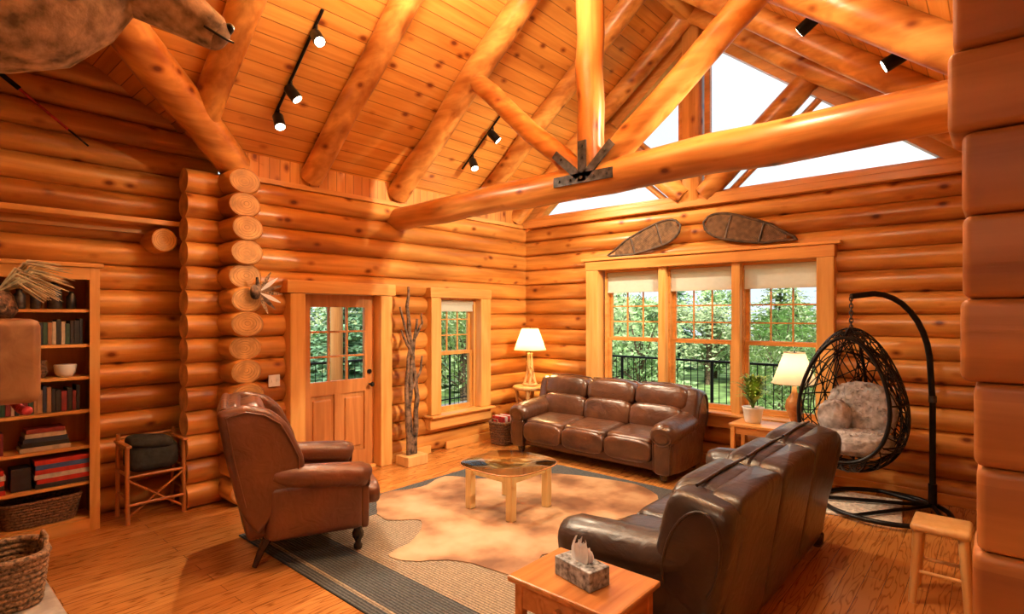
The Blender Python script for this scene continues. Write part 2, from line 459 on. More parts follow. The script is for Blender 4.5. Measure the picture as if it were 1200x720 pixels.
b.add([(RBX, RY, RZ), (-3.1, RY, zl), (-3.1, RY, RZ)], [[0, 1, 2]], 0, False)
b.done(recalc=False)

def logbeam(b, p0, p1, r, mat=0, n=9, wob=.012, taper=0):
    p0 = Vector(p0); p1 = Vector(p1); pts = []; rr = []
    for i in range(n):
        t = i / (n - 1)
        w = Vector((random.uniform(-wob, wob), random.uniform(-wob, wob), random.uniform(-wob, wob))) if 0 < i < n - 1 else Vector()
        pts.append(p0.lerp(p1, t) + w); rr.append(r * (1 + taper * t) * random.uniform(.96, 1.04))
    b.tube(pts, rr, mat, 20, capmat=mat)
rr_ = .122
for x in (1.9, 3.1, 5.6):
    b = MB('roof_rafter', [beamw])
    y1 = WY if x > CX else WY - (CX - x) * .73
    logbeam(b, (x, y1, zc(y1) - .13), (x, RY + .05, RZ - .13), rr_)
    logbeam(b, (x, .0, zc(0) - .13), (x, RY - .05, RZ - .13), rr_)
    b.done()
b = MB('ridge_beam', [beamx]); logbeam(b, (-3, RY, RZ - .12), (WX, RY, RZ - .12), .14); b.done()
b = MB('valley_beam', [beamx])
logbeam(b, (CX + .02, WY + .02, EZ - .16), (CX - 3.2, WY - 3.2 * .73, EZ - .16 + 3.2 * SB), .16); b.done()

TX = 4.25
b = MB('roof_truss', [beamw, steel, beamz])
logbeam(b, (TX, WY + .02, 2.985), (TX, -.1, 3.075), .14, 0, 14, .012, .12)
logbeam(b, (TX, WY, zc(WY) - .13), (TX, RY, RZ - .13), .135)
logbeam(b, (TX, .0, zc(0) - .13), (TX, RY, RZ - .13), .135)
logbeam(b, (TX, 2.77, 3.1), (TX, 2.80, RZ - .1), .125, 2)
logbeam(b, (TX, 2.9, 3.1), (TX, 4.28, 4.36), .10, 0, 6)
logbeam(b, (TX, 2.66, 3.1), (TX, 1.25, 4.25), .115, 0, 6)
px_ = TX - .155
b.box((px_, 2.77, 3.02), (.014, .62, .09), 1)
b.box((px_, 2.77, 3.17), (.014, .085, .36), 1)
b.box((px_, 2.94, 3.16), (.014, .075, .36), 1, rot=Rx(-48))
b.box((px_, 2.60, 3.16), (.014, .075, .36), 1, rot=Rx(48))
for (yy, zz) in [(2.52, 3.02), (2.65, 3.02), (2.77, 3.02), (2.9, 3.02), (3.02, 3.02), (2.77, 3.2), (2.77, 3.3), (3.0, 3.22), (2.54, 3.22)]:
    b.cyl((px_ - .02, yy, zz), (px_, yy, zz), .014, 1, seg=8)
b.done()

# gable
b = MB('window_gable', [trimy, glass, beamw, beamz])
gx = WX + .04
b.box((WX + .02, 2.77, 3.19), (.26, 5.8, .09), 0, bev=.01)
b.box((WX - .02, 2.77, 3.25), (.16, 5.8, .07), 0, bev=.01)
b.box((gx, 2.77, 3.30), (.06, 5.3, .05), 0)
OFF = .32
for sgn in (-1, 1):
    ye = RY + sgn * 2.8
    b.prism([(RY, RZ + .1), (RY, RZ - OFF), (ye, RZ - OFF - SL * 2.8), (ye, RZ + .1 - SL * 2.8)], 'x', WX - .02, WX + .12, 0)
    b.prism([(RY, RZ - OFF), (RY, RZ - OFF - .07), (ye - sgn * .1, RZ - OFF - .07 - SL * 2.7), (ye, RZ - OFF - SL * 2.8)], 'x', WX - .05, WX + .10, 0)
    logbeam(b, (WX - .2, ye, zc(ye) - .12), (WX - .2, RY, RZ - .12), .125, 2)
    logbeam(b, (WX - .04, RY + sgn * .12, 3.28), (WX - .04, RY + sgn * 1.34, 4.42), .13, 2, 6)
    for o in (-.20, .20):
        p0 = Vector((gx, RY + sgn * (.16 + max(o, 0) * 1.3), 3.3 + max(-o, 0) * 1.2)); p1 = p0 + Vector((0, sgn * 1.08, .98))
        b.tube([p0, p1], .04, 0, 4)
b.box((WX - .0, RY + .03, 4.3), (.22, .22, 2.2), 3, bev=.02)
b.box((gx, RY - .14, 4.3), (.06, .07, 2.1), 0)
b.box((gx, RY + .2, 4.3), (.06, .07, 2.1), 0)
g0 = 3.28
b.add([(gx + .02, RY, RZ - .2), (gx + .02, RY + 2.75, g0), (gx + .02, RY - 2.75, g0)], [[0, 1, 2]], 1, False)
b.done()

# ------------------------------------------------------------------ windows
def window_unit(b, x0, x1, z0, z1, zm, cols, rows, blind_to):
    w = x1 - x0; xc = (x0 + x1) / 2; fr = .045
    for (xx, ww, zz, hh) in [(x0 + .015, .03, (z0 + z1) / 2, z1 - z0), (x1 - .015, .03, (z0 + z1) / 2, z1 - z0), (xc, w - .06, z0 + .015, .03), (xc, w - .06, z1 - .015, .03)]:
        b.box((xx, .06, zz), (ww, .14, hh), 0)
    for (a, c, y) in [(z0 + .03, zm + .02, .05), (zm - .02, z1 - .03, .088)]:
        b.box((x0 + .03 + fr / 2, y, (a + c) / 2), (fr, .035, c - a), 0)
        b.box((x1 - .03 - fr / 2, y, (a + c) / 2), (fr, .035, c - a), 0)
        b.box((xc, y, a + fr / 2), (w - .06 - 2 * fr, .034, fr * 1.1), 0)
        b.box((xc, y, c - fr / 2), (w - .06 - 2 * fr, .034, fr), 0)
        gy = y + .005
        b.add([(x0 + .04, gy, a), (x1 - .04, gy, a), (x1 - .04, gy, c), (x0 + .04, gy, c)], [[0, 1, 2, 3]], 1, False)
    a, c = zm + .025, z1 - .075
    gw = w - .06 - 2 * fr
    for i in range(1, cols):
        b.box((x0 + .03 + fr + gw * i / cols, .08, (a + c) / 2), (.016, .02, c - a), 0)
    for j in range(1, rows):
        b.box((xc, .08, a + (c - a) * j / rows), (gw, .018, .016), 0)
    b.box((xc, .02, (blind_to + z1 - .03) / 2), (w - .07, .012, z1 - .03 - blind_to), 2)
    b.box((xc, .02, blind_to), (w - .07, .025, .025), 2)
    b.box((xc, .02, z1 - .06), (w - .07, .045, .05), 2)

b = MB('window_1', [trimy, glass, blindm, trimz])
b.M = Matrix.Translation((WX, 2.8, 0)) @ Matrix.Rotation(-pi / 2, 4, 'Z')
for cy in (3.735, 2.79, 1.865):
    lx = 2.8 - cy
    window_unit(b, lx - .43, lx + .43, .63, 2.42, 1.47, 3, 4, 2.12)
for lx in (2.8 - 3.263, 2.8 - 2.327):
    b.box((lx, .0, 1.53), (.10, .2, 1.80), 3, bev=.008)
L0, L1 = 2.8 - 4.40, 2.8 - 1.30
b.box((L0 + .1, -.02, 1.525), (.20, .24, 1.79), 3, bev=.01)
b.box((L1 - .08, -.02, 1.525), (.17, .24, 1.79), 3, bev=.01)
b.box(((L0 + L1) / 2, -.02, 2.485), (L1 - L0 + .02, .25, .13), 0, bev=.01)
b.box(((L0 + L1) / 2, -.02, 2.57), (L1 - L0 + .14, .29, .035), 0, bev=.008)
b.box(((L0 + L1) / 2, -.01, .53), (L1 - L0, .22, .15), 0, bev=.01)
b.box(((L0 + L1) / 2, -.06, .623), (L1 - L0 + .08, .30, .034), 0, bev=.008)
b.done()

b = MB('window_2', [trimz, glass, blindm, trimx])
b.M = Matrix.Translation((0, WY, 0))
window_unit(b, 4.87, 5.61, .48, 2.03, 1.28, 3, 3, 1.86)
b.box((4.78, -.02, 1.26), (.17, .22, 1.53), 0, bev=.01)
b.box((5.71, -.02, 1.26), (.20, .22, 1.53), 0, bev=.01)
b.box((5.245, -.02, 2.09), (1.14, .24, .13), 3, bev=.01)
b.box((5.245, -.02, .385), (1.14, .22, .15), 3, bev=.01)
b.box((5.245, -.06, .478), (1.18, .28, .03), 3, bev=.01)
b.done()

b = MB('door_1', [doorw, glass, trimz, trimx, black])
b.M = Matrix.Translation((0, WY, 0))
x0, x1 = 2.96, 3.91; w = x1 - x0; xc = (x0 + x1) / 2
wi = w - .26
b.box((x0 + .065, .03, 1.015), (.13, .05, 2.03), 0, bev=.004)
b.box((x1 - .065, .03, 1.015), (.13, .05, 2.03), 0, bev=.004)
b.box((xc, .03, 1.96), (wi, .048, .14), 0)
b.box((xc, .03, .98), (wi, .048, .15), 0)
b.box((xc, .03, .11), (wi, .048, .22), 0)
b.box((xc, .03, .5625), (.10, .046, .685), 0)
for sx in (-1, 1):
    b.box((xc + sx * .198, .04, .5625), (.296, .02, .685), 0)
    b.box((xc + sx * .198, .03, .5625), (.22, .04, .58), 0, bev=.015)
gz0, gz1 = 1.055, 1.89; gx0, gx1 = x0 + .13, x1 - .13
b.add([(gx0, .04, gz0), (gx1, .04, gz0), (gx1, .04, gz1), (gx0, .04, gz1)], [[0, 1, 2, 3]], 1, False)
for i in (1, 2): b.box((gx0 + (gx1 - gx0) * i / 3, .03, (gz0 + gz1) / 2), (.022, .03, gz1 - gz0), 0)
for j in (1, 2): b.box((xc, .03, gz0 + (gz1 - gz0) * j / 3), (gx1 - gx0, .028, .022), 0)
b.cyl((x1 - .07, -.04, .98), (x1 - .07, .01, .98), .012, 4)
b.sup((x1 - .07, -.06, .98), (.055, .05, .055), 4, 1, 1, nu=12, nv=8)
b.cyl((x1 - .07, -.01, 1.13), (x1 - .07, .01, 1.13), .028, 4)
b.box((2.875, -.02, 1.015), (.17, .24, 2.03), 2, bev=.01)
b.box((3.99, -.02, 1.015), (.16, .24, 2.03), 2, bev=.01)
b.box((3.435, -.02, 2.10), (1.36, .26, .135), 3, bev=.01)
b.box((3.435, .03, .012), (.94, .16, .024), 3)
b.done()
b = MB('light_switch_plate', [white])
b.box((2.66, WY - .055, 1.13), (.12, .012, .12), 0, bev=.004)
for dx in (-.025, .025): b.box((2.66 + dx, WY - .064, 1.13), (.012, .014, .03), 0)
b.done()

b = MB('trim_ledge', [trimx, endgrain, logy, endring])
b.box((-.2, AY - .15, 2.66), (4.6, .28, .05), 0, bev=.01)
b.box((-.2, AY - .05, 2.60), (4.6, .06, .068), 0)
b.tube([(1.74, AY - .28, 2.50), (1.74, AY - .26, 2.5), (1.74, AY + .05, 2.5)], [.105, .115, .12], 2, 20, capmat=1)
b.ringcap((1.74, AY - .283, 2.5), .103, .103, 1, 3)
b.done(recalc=False)
b = MB('baseboard_left', [trimx])
b.box((2.56, WY - .06, .05), (.46, .04, .10), 0, bev=.006)
b.box((4.4, WY - .06, .05), (.66, .04, .10), 0, bev=.006)
b.box((5.8, WY - .06, .05), (1.6, .04, .10), 0, bev=.006)
b.done()
b = MB('baseboard_right', [trimy]); b.box((WX - .06, 2.8, .05), (.04, 5.5, .10), 0, bev=.006); b.done()

# ------------------------------------------------------------------ sofas
def sofa(L, mats, loc, rz):
    b = MB('leather_sofa', mats)
    b.box((0, .0, .19), (L - .16, .80, .20), 0, bev=.04)
    for sx in (-1, 1):
        xa = sx * (L / 2 - .14)
        b.box((xa, -.03, .28), (.22, .80, .42), 0, bev=.07, seg=3)
        b.sup((xa, .0, .30), (.27, .80, .46), 0, .35, .35)
        pts = [(xa, -.47, .485), (xa, -.455, .49), (xa, -.40, .505), (xa, -.2, .52), (xa, .05, .54), (xa, .25, .58), (xa, .34, .60)]
        b.tube(pts, [.10, .122, .135, .135, .13, .125, .10], 0, 20, sx=1.1)
        ring = [(xa + .112 * math.cos(a), -.462, .488 + .100 * math.sin(a)) for a in [i * 2 * pi / 24 for i in range(24)]]
        b.tube(ring, .009, 0, 6, closed=True)
        b.sup((xa, -.46, .488), (.17, .05, .15), 0, .7, .9)
        b.sup((xa, -.43, .26), (.20, .08, .36), 0, .4, .4)
        b.tube([(xa - .10, -.455, .42), (xa - .095, -.47, .3), (xa - .09, -.46, .11)], .008, 0, 6)
        b.tube([(xa + .10, -.455, .42), (xa + .095, -.47, .3), (xa + .09, -.46, .11)], .008, 0, 6)
        b.sup((xa + sx * .01, .30, .62), (.25, .36, .62), 0, .40, .42, rot=Rx(-12))
        wp = []
        for i in range(25):
            a = math.radians(215 - i * 250 / 24)
            wp.append((xa + sx * .132, .32 + .135 * math.cos(a) + .05 * math.sin(a), .62 + .25 * math.sin(a)))
        b.tube(wp, .008, 0, 6)
    n = 3; iw = (L - .50) / n
    for i in range(n):
        x = (i - 1) * iw
        b.sup((x, -.12, .375), (iw * .995, .70, .21), 0, .32, .28, rot=Rx(3))
        b.sup((x, -.435, .30), (iw * .985, .13, .26), 0, .55, .3)
        iw2 = (L - .22) / n; x2 = (i - 1) * iw2
        b.sup((x2 * .95, .17, .56), (iw2 * .97, .28, .34), 0, .5, .32, rot=Rx(-12))
        b.sup((x2, .27, .80), (iw2 * 1.0, .30, .33), 0, .62, .38, rot=Rx(-12))
        b.sup((x2, .37, .50), (iw2 * 1.01, .18, .88), 0, .25, .2, rot=Rx(-9))
        b.tube([(x2 - iw2 * .47, .30, .955), (x2, .31, .972), (x2 + iw2 * .47, .30, .955)], .009, 0, 6)
    for sx in (-1, 1):
        for y in (-.38, .36):
            b.lathe([(.03, 0), (.045, .03), (.05, .07), (.05, .1)], (sx * (L / 2 - .15), y, 0), 1, 12)
    return b.done(loc, rz)
sofa(2.3, [leath, darkw], (5.93, 3.70, .012), -pi / 2)
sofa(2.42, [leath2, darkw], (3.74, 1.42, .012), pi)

# wingback armchair
b = MB('wingback_armchair', [leathc, darkw])
b.box((0, -.02, .27), (.72, .70, .17), 0, bev=.05, seg=3)
b.sup((0, -.14, .43), (.60, .66, .20), 0, .4, .3)
b.sup((0, -.45, .41), (.68, .13, .21), 0, .7, .35)
for sx in (-1, 1):
    xa = sx * .385
    b.box((xa, -.03, .40), (.12, .68, .40), 0, bev=.055, seg=3)
    pts = [(xa, -.40, .575), (xa, -.39, .58), (xa, -.34, .595), (xa, -.1, .615), (xa, .12, .635), (xa, .26, .66)]
    b.tube(pts, [.065, .085, .095, .092, .085, .06], 0, 18)
    ring = [(xa + .072 * math.cos(a), -.395, .577 + .072 * math.sin(a)) for a in [i * 2 * pi / 20 for i in range(20)]]
    b.tube(ring, .008, 0, 6, closed=True)
    b.sup((xa, -.37, .38), (.115, .06, .36), 0, .4, .4)
    b.M = Matrix.Translation((sx * .365, 0, 0)) @ Matrix.Rotation(sx * math.radians(-3), 4, 'Z')
    b.prism([(.36, .26), (.12, .56), (.05, .64), (.06, .78), (.12, .92), (.18, 1.04), (.28, 1.13), (.44, 1.175), (.62, 1.14), (.56, .80), (.48, .45)], 'x', -.06, .06, 0, bev=.04)
    b.tube([(sx * .062, y_, z_) for y_, z_ in [(.17, .62), (.10, .68), (.10, .78), (.16, .92), (.22, 1.03), (.32, 1.10), (.44, 1.13), (.56, 1.10), (.51, .80), (.44, .48)]], .007, 0, 6)
    b.M = Matrix()
    prof = [(.018, 0), (.03, .01), (.034, .035), (.02, .055), (.026, .075), (.042, .10), (.045, .13), (.03, .16), (.045, .185), (.045, .2)]
    b.lathe(prof, (sx * .30, -.34, 0), 1, 16)
    b.tube([(sx * .29, .38, 0), (sx * .29, .34, .1), (sx * .29, .28, .22)], [.018, .026, .036], 1, 10)
b.sup((0, .34, .76), (.64, .24, .82), 0, .42, .35, rot=Rx(-14))
b.sup((0, .45, .68), (.78, .17, 1.0), 0, .28, .25, rot=Rx(-12))
b.tube([(-.38, .57, 1.13), (-.18, .575, 1.165), (0, .577, 1.175), (.18, .575, 1.165), (.38, .57, 1.13)], .028, 0, 10)
b.done((2.22, 4.10, .011), math.radians(67))

# ------------------------------------------------------------------ rugs
b = MB('jute_area_rug', [jute, juteg])
X0, X1, Y0, Y1 = 1.93, 5.35, 1.5, 4.66
b.box(((X0 + X1) / 2, (Y0 + Y1) / 2, .005), (X1 - X0, Y1 - Y0, .010), 1)
b.box(((X0 + X1) / 2, (Y0 + Y1) / 2, .0065), (X1 - X0 - .9, Y1 - Y0 - .9, .010), 0)
b.box((X0 + .10, (Y0 + Y1) / 2, .0062), (.03, Y1 - Y0 - .1, .010), 0)
b.done()
ctrl = [(3.30, 4.62), (3.7, 4.50), (4.12, 4.60), (4.35, 4.2), (4.93, 3.9), (5.25, 2.9), (4.85, 2.42), (4.07, 2.52), (3.6, 2.38), (3.25, 2.55), (2.90, 2.42), (2.78, 2.95), (2.55, 3.2), (2.50, 3.42), (2.80, 3.5), (3.10, 3.78), (2.92, 4.0), (2.98, 4.25)]
def cr(p0, p1, p2, p3, t):
    return [.5 * ((2 * p1[i]) + (-p0[i] + p2[i]) * t + (2 * p0[i] - 5 * p1[i] + 4 * p2[i] - p3[i]) * t * t + (-p0[i] + 3 * p1[i] - 3 * p2[i] + p3[i]) * t ** 3) for i in range(2)]
poly = []
n = len(ctrl)
for i in range(n):
    for k in range(5):
        p = cr(ctrl[i - 1], ctrl[i], ctrl[(i + 1) % n], ctrl[(i + 2) % n], k / 5)
        poly.append((p[0] + random.uniform(-.008, .008), p[1] + random.uniform(-.008, .008)))
b = MB('cowhide_rug', [hidem]); b.prism(poly, 'z', .012, .019, 0); b.done()
b = MB('shag_floor_mat', [shagm])
b.box((6.06, 1.0, .012), (.78, .70, .024), 0, bev=.01, rot=Rz(6)); b.done()

# ------------------------------------------------------------------ coffee table
b = MB('glass_coffee_table', [pale, tglass, furn])
cx, cy = 3.85, 3.42
for dx in (-.25, .25):
    for dy in (-.25, .25):
        b.box((cx + dx, cy + dy, .02 + .20), (.07, .07, .40), 0, bev=.008)
for d in (-.25, .25):
    b.box((cx, cy + d, .375), (.43, .03, .07), 0, bev=.004)
    b.box((cx + d, cy, .375), (.03, .43, .07), 0, bev=.004)
b.box((cx, cy, .36), (.47, .03, .04), 0)
ER = .62
b.lathe([(.385, 0), (.393, .005), (.393, .013), (.385, .018)], (cx, cy, .425), 1, 64, ex=ER)
pw = lambda x: math.copysign(abs(x) ** ER, x)
b.tube([(cx + .394 * pw(math.cos(a)), cy + .394 * pw(math.sin(a)), .434) for a in [(i + .5) * 2 * pi / 64 for i in range(64)]], .006, 2, 6, closed=True)
b.done()

b = MB('oak_end_table', [furn])
tx0, tx1, ty0, ty1 = 2.0, 2.44, 1.2, 1.79
b.box(((tx0 + tx1) / 2, (ty0 + ty1) / 2, .535), (tx1 - tx0, ty1 - ty0, .03), 0, bev=.01)
b.box(((tx0 + tx1) / 2, (ty0 + ty1) / 2, .46), (tx1 - tx0 - .07, ty1 - ty0 - .07, .12), 0)
b.box(((tx0 + tx1) / 2, (ty0 + ty1) / 2, .16), (tx1 - tx0 - .08, ty1 - ty0 - .08, .02), 0)
for x in (tx0 + .05, tx1 - .05):
    for y in (ty0 + .05, ty1 - .05): b.box((x, y, .2665), (.045, .045, .509), 0, bev=.005)
b.cyl((tx0 + .03, 1.5, .46), (tx0 + .005, 1.5, .46), .015, 0)
b.done()
b = MB('tissue_box', [slate, paper])
b.M = Matrix.Translation((2.2, 1.49, .551)) @ Matrix.Rotation(math.radians(-12), 4, 'Z')
b.box((0, 0, .045), (.13, .24, .09), 0, bev=.005)
for k in range(3):
    vs = []; fs = []
    for i in range(9):
        for j in range(5):
            u = i / 8 - .5; h = j / 4
            vs.append((.015 * (k - 1) + .02 * math.sin(i * 1.9 + k) * h, u * (.10 - .03 * h) * (1 + .4 * math.sin(h * 3)), .088 + h * (.10 - .02 * k + .02 * math.cos(i * 1.7 + k * 2))))
    for i in range(8):
        for j in range(4): fs.append([i * 5 + j, i * 5 + j + 1, (i + 1) * 5 + j + 1, (i + 1) * 5 + j])
    b.add(vs, fs, 1)
b.done()

# ------------------------------------------------------------------ lamps and tables
def lamp(name, x, y, z0, zs0, zs1, rb, rt, sm, twig):
    b = MB(name, [sm, palelog if twig else furn, black, barkm, bulb])
    b.lathe([(rb, zs0), (rt, zs1)], (x, y, 0), 0, 36, caps=False)
    b.tube([(x + rb * math.cos(a), y + rb * math.sin(a), zs0) for a in [i * 2 * pi / 32 for i in range(32)]], .005, 0, 6, closed=True)
    b.tube([(x + rt * math.cos(a), y + rt * math.sin(a), zs1) for a in [i * 2 * pi / 32 for i in range(32)]], .005, 0, 6, closed=True)
    b.cyl((x, y, zs0 - .1), (x, y, zs1 + .02), .006, 2)
    b.sup((x, y, (zs0 + zs1) / 2 - .02), (.06, .06, .10), 4, 1, 1, nu=12, nv=8)
    for a in (0, 2 * pi / 3, 4 * pi / 3):
        b.cyl((x, y, zs1), (x + rt * math.cos(a), y + rt * math.sin(a), zs1), .003, 2, seg=6)
    if twig:
        b.lathe([(.10, 0), (.11, .01), (.11, .03), (.09, .04)], (x, y, z0), 1, 20)
        for k in range(5):
            a = k * 2 * pi / 5
            b.tube([(x + .085 * math.cos(a), y + .085 * math.sin(a), z0 + .03), (x + .04 * math.cos(a + .6), y + .04 * math.sin(a + .6), z0 + .22), (x + .03 * math.cos(a + 1.2), y + .03 * math.sin(a + 1.2), zs0 - .05)], [.02, .016, .012], 1, 8)
        b.tube([(x + .06, y - .03, z0 + .1), (x - .02, y - .07, z0 + .24), (x - .10, y - .08, z0 + .30)], [.014, .012, .006], 1, 8)
        b.tube([(x + .02, y - .08, z0 + .05), (x - .06, y - .05, z0 + .2), (x - .02, y + .05, z0 + .36)], [.014, .012, .006], 1, 8)
    else:
        b.lathe([(.09, 0), (.09, .02), (.03, .05), (.05, .12), (.09, .2), (.08, .28), (.03, .36), (.02, zs0 - z0 - .03)], (x, y, z0), 1, 24)
    b.done()
lamp('table_lamp', 6.28, 5.16, .765, 1.29, 1.60, .235, .12, shade1, True)
lamp('table_lamp', 6.29, 1.60, .627, 1.09, 1.41, .215, .10, shade2, False)
b = MB('log_side_table', [pale, endgrain])
b.lathe([(.24, 0), (.255, .012), (.255, .04), (.24, .05)], (6.28, 5.16, .712), 0, 28)
b.lathe([(.19, 0), (.2, .01), (.2, .03)], (6.28, 5.16, .28), 0, 24)
for k in range(4):
    a = k * pi / 2 + .5
    b.tube([(6.28 + .2 * math.cos(a), 5.16 + .2 * math.sin(a), 0), (6.28 + .17 * math.cos(a), 5.16 + .17 * math.sin(a), .4), (6.28 + .2 * math.cos(a), 5.16 + .2 * math.sin(a), .715)], [.03, .026, .03], 0, 10)
    a2 = a + pi / 2
    b.tube([(6.28 + .18 * math.cos(a), 5.16 + .18 * math.sin(a), .58), (6.28 + .18 * math.cos(a2), 5.16 + .18 * math.sin(a2), .5)], .015, 0, 8)
b.done()
b = MB('console_table', [trimy])
b.box((6.29, 1.80, .61), (.40, .82, .03), 0, bev=.006)
b.box((6.29, 1.80, .555), (.34, .76, .08), 0)
for x in (6.12, 6.45):
    for y in (1.43, 2.17): b.box((x, y, .3), (.045, .045, .59), 0, bev=.004)
b.box((6.29, 1.80, .15), (.34, .76, .02), 0)
b.done()
b = MB('potted_plant', [white, leafm, barkm])
pc = (6.3, 2.02, .626)
b.lathe([(.075, 0), (.085, .02), (.105, .15), (.115, .17), (.105, .172), (.095, .15)], pc, 0, 24)
b.lathe([(.1, .15), (.02, .155)], pc, 2, 16)
for i in range(170):
    a = random.uniform(0, 2 * pi); sp_ = random.uniform(.03, .27); h = random.uniform(.15, .38)
    p0 = Vector((pc[0], pc[1], pc[2] + .15)); side = Vector((-math.sin(a), math.cos(a), 0)); d = Vector((math.cos(a), math.sin(a), 0))
    vs = []; m_ = 6
    for j in range(m_ + 1):
        t = j / m_; w_ = .022 * math.sin(pi * min(1, .15 + t * .85)) + .001
        c = p0 + d * sp_ * t ** 1.5 + Vector((0, 0, h * math.sin(t * 1.9) / 1.0))
        vs += [c + side * w_, c - side * w_]
    b.add(vs, [[2 * j, 2 * j + 1, 2 * j + 3, 2 * j + 2] for j in range(m_)], 1)
b.done()

def basket(name, x, y, z, rx, ry, h, mat, handle=True, rows=9):
    b = MB(name, [mat, paper, redm, barkm])
    N = 40
    for k in range(rows):
        t = k / (rows - 1); s_ = .85 + .15 * t
        pts = [(x + rx * s_ * math.copysign(abs(math.cos(a)) ** .6, math.cos(a)), y + ry * s_ * math.copysign(abs(math.sin(a)) ** .6, math.sin(a)), z + .012 + h * t + .004 * math.sin(a * 20 + k * pi)) for a in [i * 2 * pi / N for i in range(N)]]
        b.tube(pts, h / rows * .62 if k < rows - 1 else h / rows * .8, 0, 6, closed=True)
    b.sup((x, y, z + .02), (rx * 1.7, ry * 1.7, .04), 0, .3, .4)
    if handle:
        for sx in (-1, 1):
            b.tube([(x + sx * rx * .95, y - ry * .4, z + h), (x + sx * rx * 1.0, y - ry * .25, z + h + .07), (x + sx * rx * 1.0, y + ry * .25, z + h + .07), (x + sx * rx * .95, y + ry * .4, z + h)], .012, 0, 8)
    return b
b = basket('magazine_basket', 5.78, 5.22, 0.01, .19, .16, .28, wickd)
for k in range(5):
    b.box((5.68 + k * .045, 5.22, .24), (.02, .22, .30), 1 if k % 2 else 2, rot=Ry(-6 + 4 * k))
b.done()

b = MB('driftwood_walking_sticks', [barkm, pale])
b.box((4.24, 5.33, .06), (.30, .24, .12), 1, bev=.01)
def stick(pts, r0, r1):
    n = len(pts); P = []
    for i in range(n - 1):
        for k in range(4):
            t = k / 4
            P.append(Vector(pts[i]).lerp(Vector(pts[i + 1]), t) + Vector((random.uniform(-.008, .008) + .03, random.uniform(-.008, .008) - .04, 0)))
    P.append(Vector(pts[-1]) + Vector((.03, -.04, 0)))
    b.tube(P, [r0 + (r1 - r0) * i / (len(P) - 1) for i in range(len(P))], 0, 8, jit=.08)
stick([(4.2, 5.38, .1), (4.17, 5.38, .7), (4.22, 5.38, 1.3), (4.16, 5.39, 1.9), (4.18, 5.4, 2.14)], .042, .014)
stick([(4.24, 5.36, .1), (4.28, 5.37, .8), (4.22, 5.37, 1.3), (4.30, 5.38, 1.75)], .036, .014)
stick([(4.15, 5.36, .1), (4.12, 5.37, .9), (4.17, 5.37, 1.4), (4.04, 5.38, 1.9)], .03, .012)
stick([(4.2, 5.36, .9), (4.32, 5.36, 1.1), (4.36, 5.36, 1.3)], .02, .011)
stick([(4.22, 5.36, 1.3), (4.1, 5.36, 1.5), (4.04, 5.36, 1.62)], .02, .010)
stick([(4.24, 5.36, 1.5), (4.36, 5.36, 1.7), (4.35, 5.36, 1.82)], .017, .009)
b.done()

b = MB('feather_wall_ornament', [barkm, paper, wick])
o = Vector((2.36, 5.26, 2.02))
b.sup(o + Vector((-.03, 0, .0)), (.09, .07, .14), 0, .8, .8, nu=14, nv=8)
b.tube([o, o + Vector((-.02, -.01, .14))], [.03, .012], 0, 8)
for k in range(7):
    a = math.radians(-70 + k * 22)
    d = Vector((math.cos(a), -.15, math.sin(a))); s_ = Vector((-math.sin(a), 0, math.cos(a))); L = .22
    vs = []
    for j in range(7):
        t = j / 6; w_ = .02 * math.sin(pi * min(1, .1 + .85 * t)); c = o + d * L * t
        vs += [c + s_ * w_, c - s_ * w_]
    b.add(vs, [[2 * j, 2 * j + 1, 2 * j + 3, 2 * j + 2] for j in range(6)], (2, 0, 1)[k % 3])
b.done()

def snowshoe(p0, p1, wid):
    b = MB('snowshoe', [darkf, rawh])
    p0 = Vector(p0); p1 = Vector(p1); u = (p1 - p0); L = u.length; u.normalize(); nx = Vector((1, 0, 0)); v = u.cross(nx).normalized()
    def W(t):
        if t < .3: return .012 + (wid - .012) * (t / .3) ** 1.3 * .72
        return wid * (.72 + .28 * math.sin((t - .3) / .45 * pi / 2)) if t < .75 else wid * math.sqrt(max(0, 1 - ((t - .75) / .25) ** 2))
    up = [p0 + u * L * t + v * W(t) + nx * (-.12 * max(0, t - .8)) for t in [i / 30 for i in range(31)]]
    dn = [p0 + u * L * t - v * W(t) + nx * (-.12 * max(0, t - .8)) for t in [i / 30 for i in range(30, -1, -1)]]
    b.tube(up + dn[1:-1], .016, 0, 8, closed=True)
    for t in (.36, .72): b.tube([p0 + u * L * t + v * W(t), p0 + u * L * t - v * W(t)], .015, 0, 6)
    for sgn in (-1, 1):
        for i in range(-18, 56):
            s_ = i * .022
            run = []
            for j in range(25):
                q = -wid + 2 * wid * j / 24
                t = (s_ + sgn * q * .9) / L
                if .1 < t < .97 and abs(q) <= W(t): run.append(p0 + u * L * t + v * q + nx * (-.12 * max(0, t - .8)))
            if len(run) >= 3: b.tube([run[0], run[-1]], .0055, 1, 4, caps=False)
    return b.done()
snowshoe((WX - .10, 4.06, 2.615), (WX - .10, 3.00, 2.93), .15)
snowshoe((WX - .10, 1.66, 2.64), (WX - .10, 2.70, 2.93), .15)

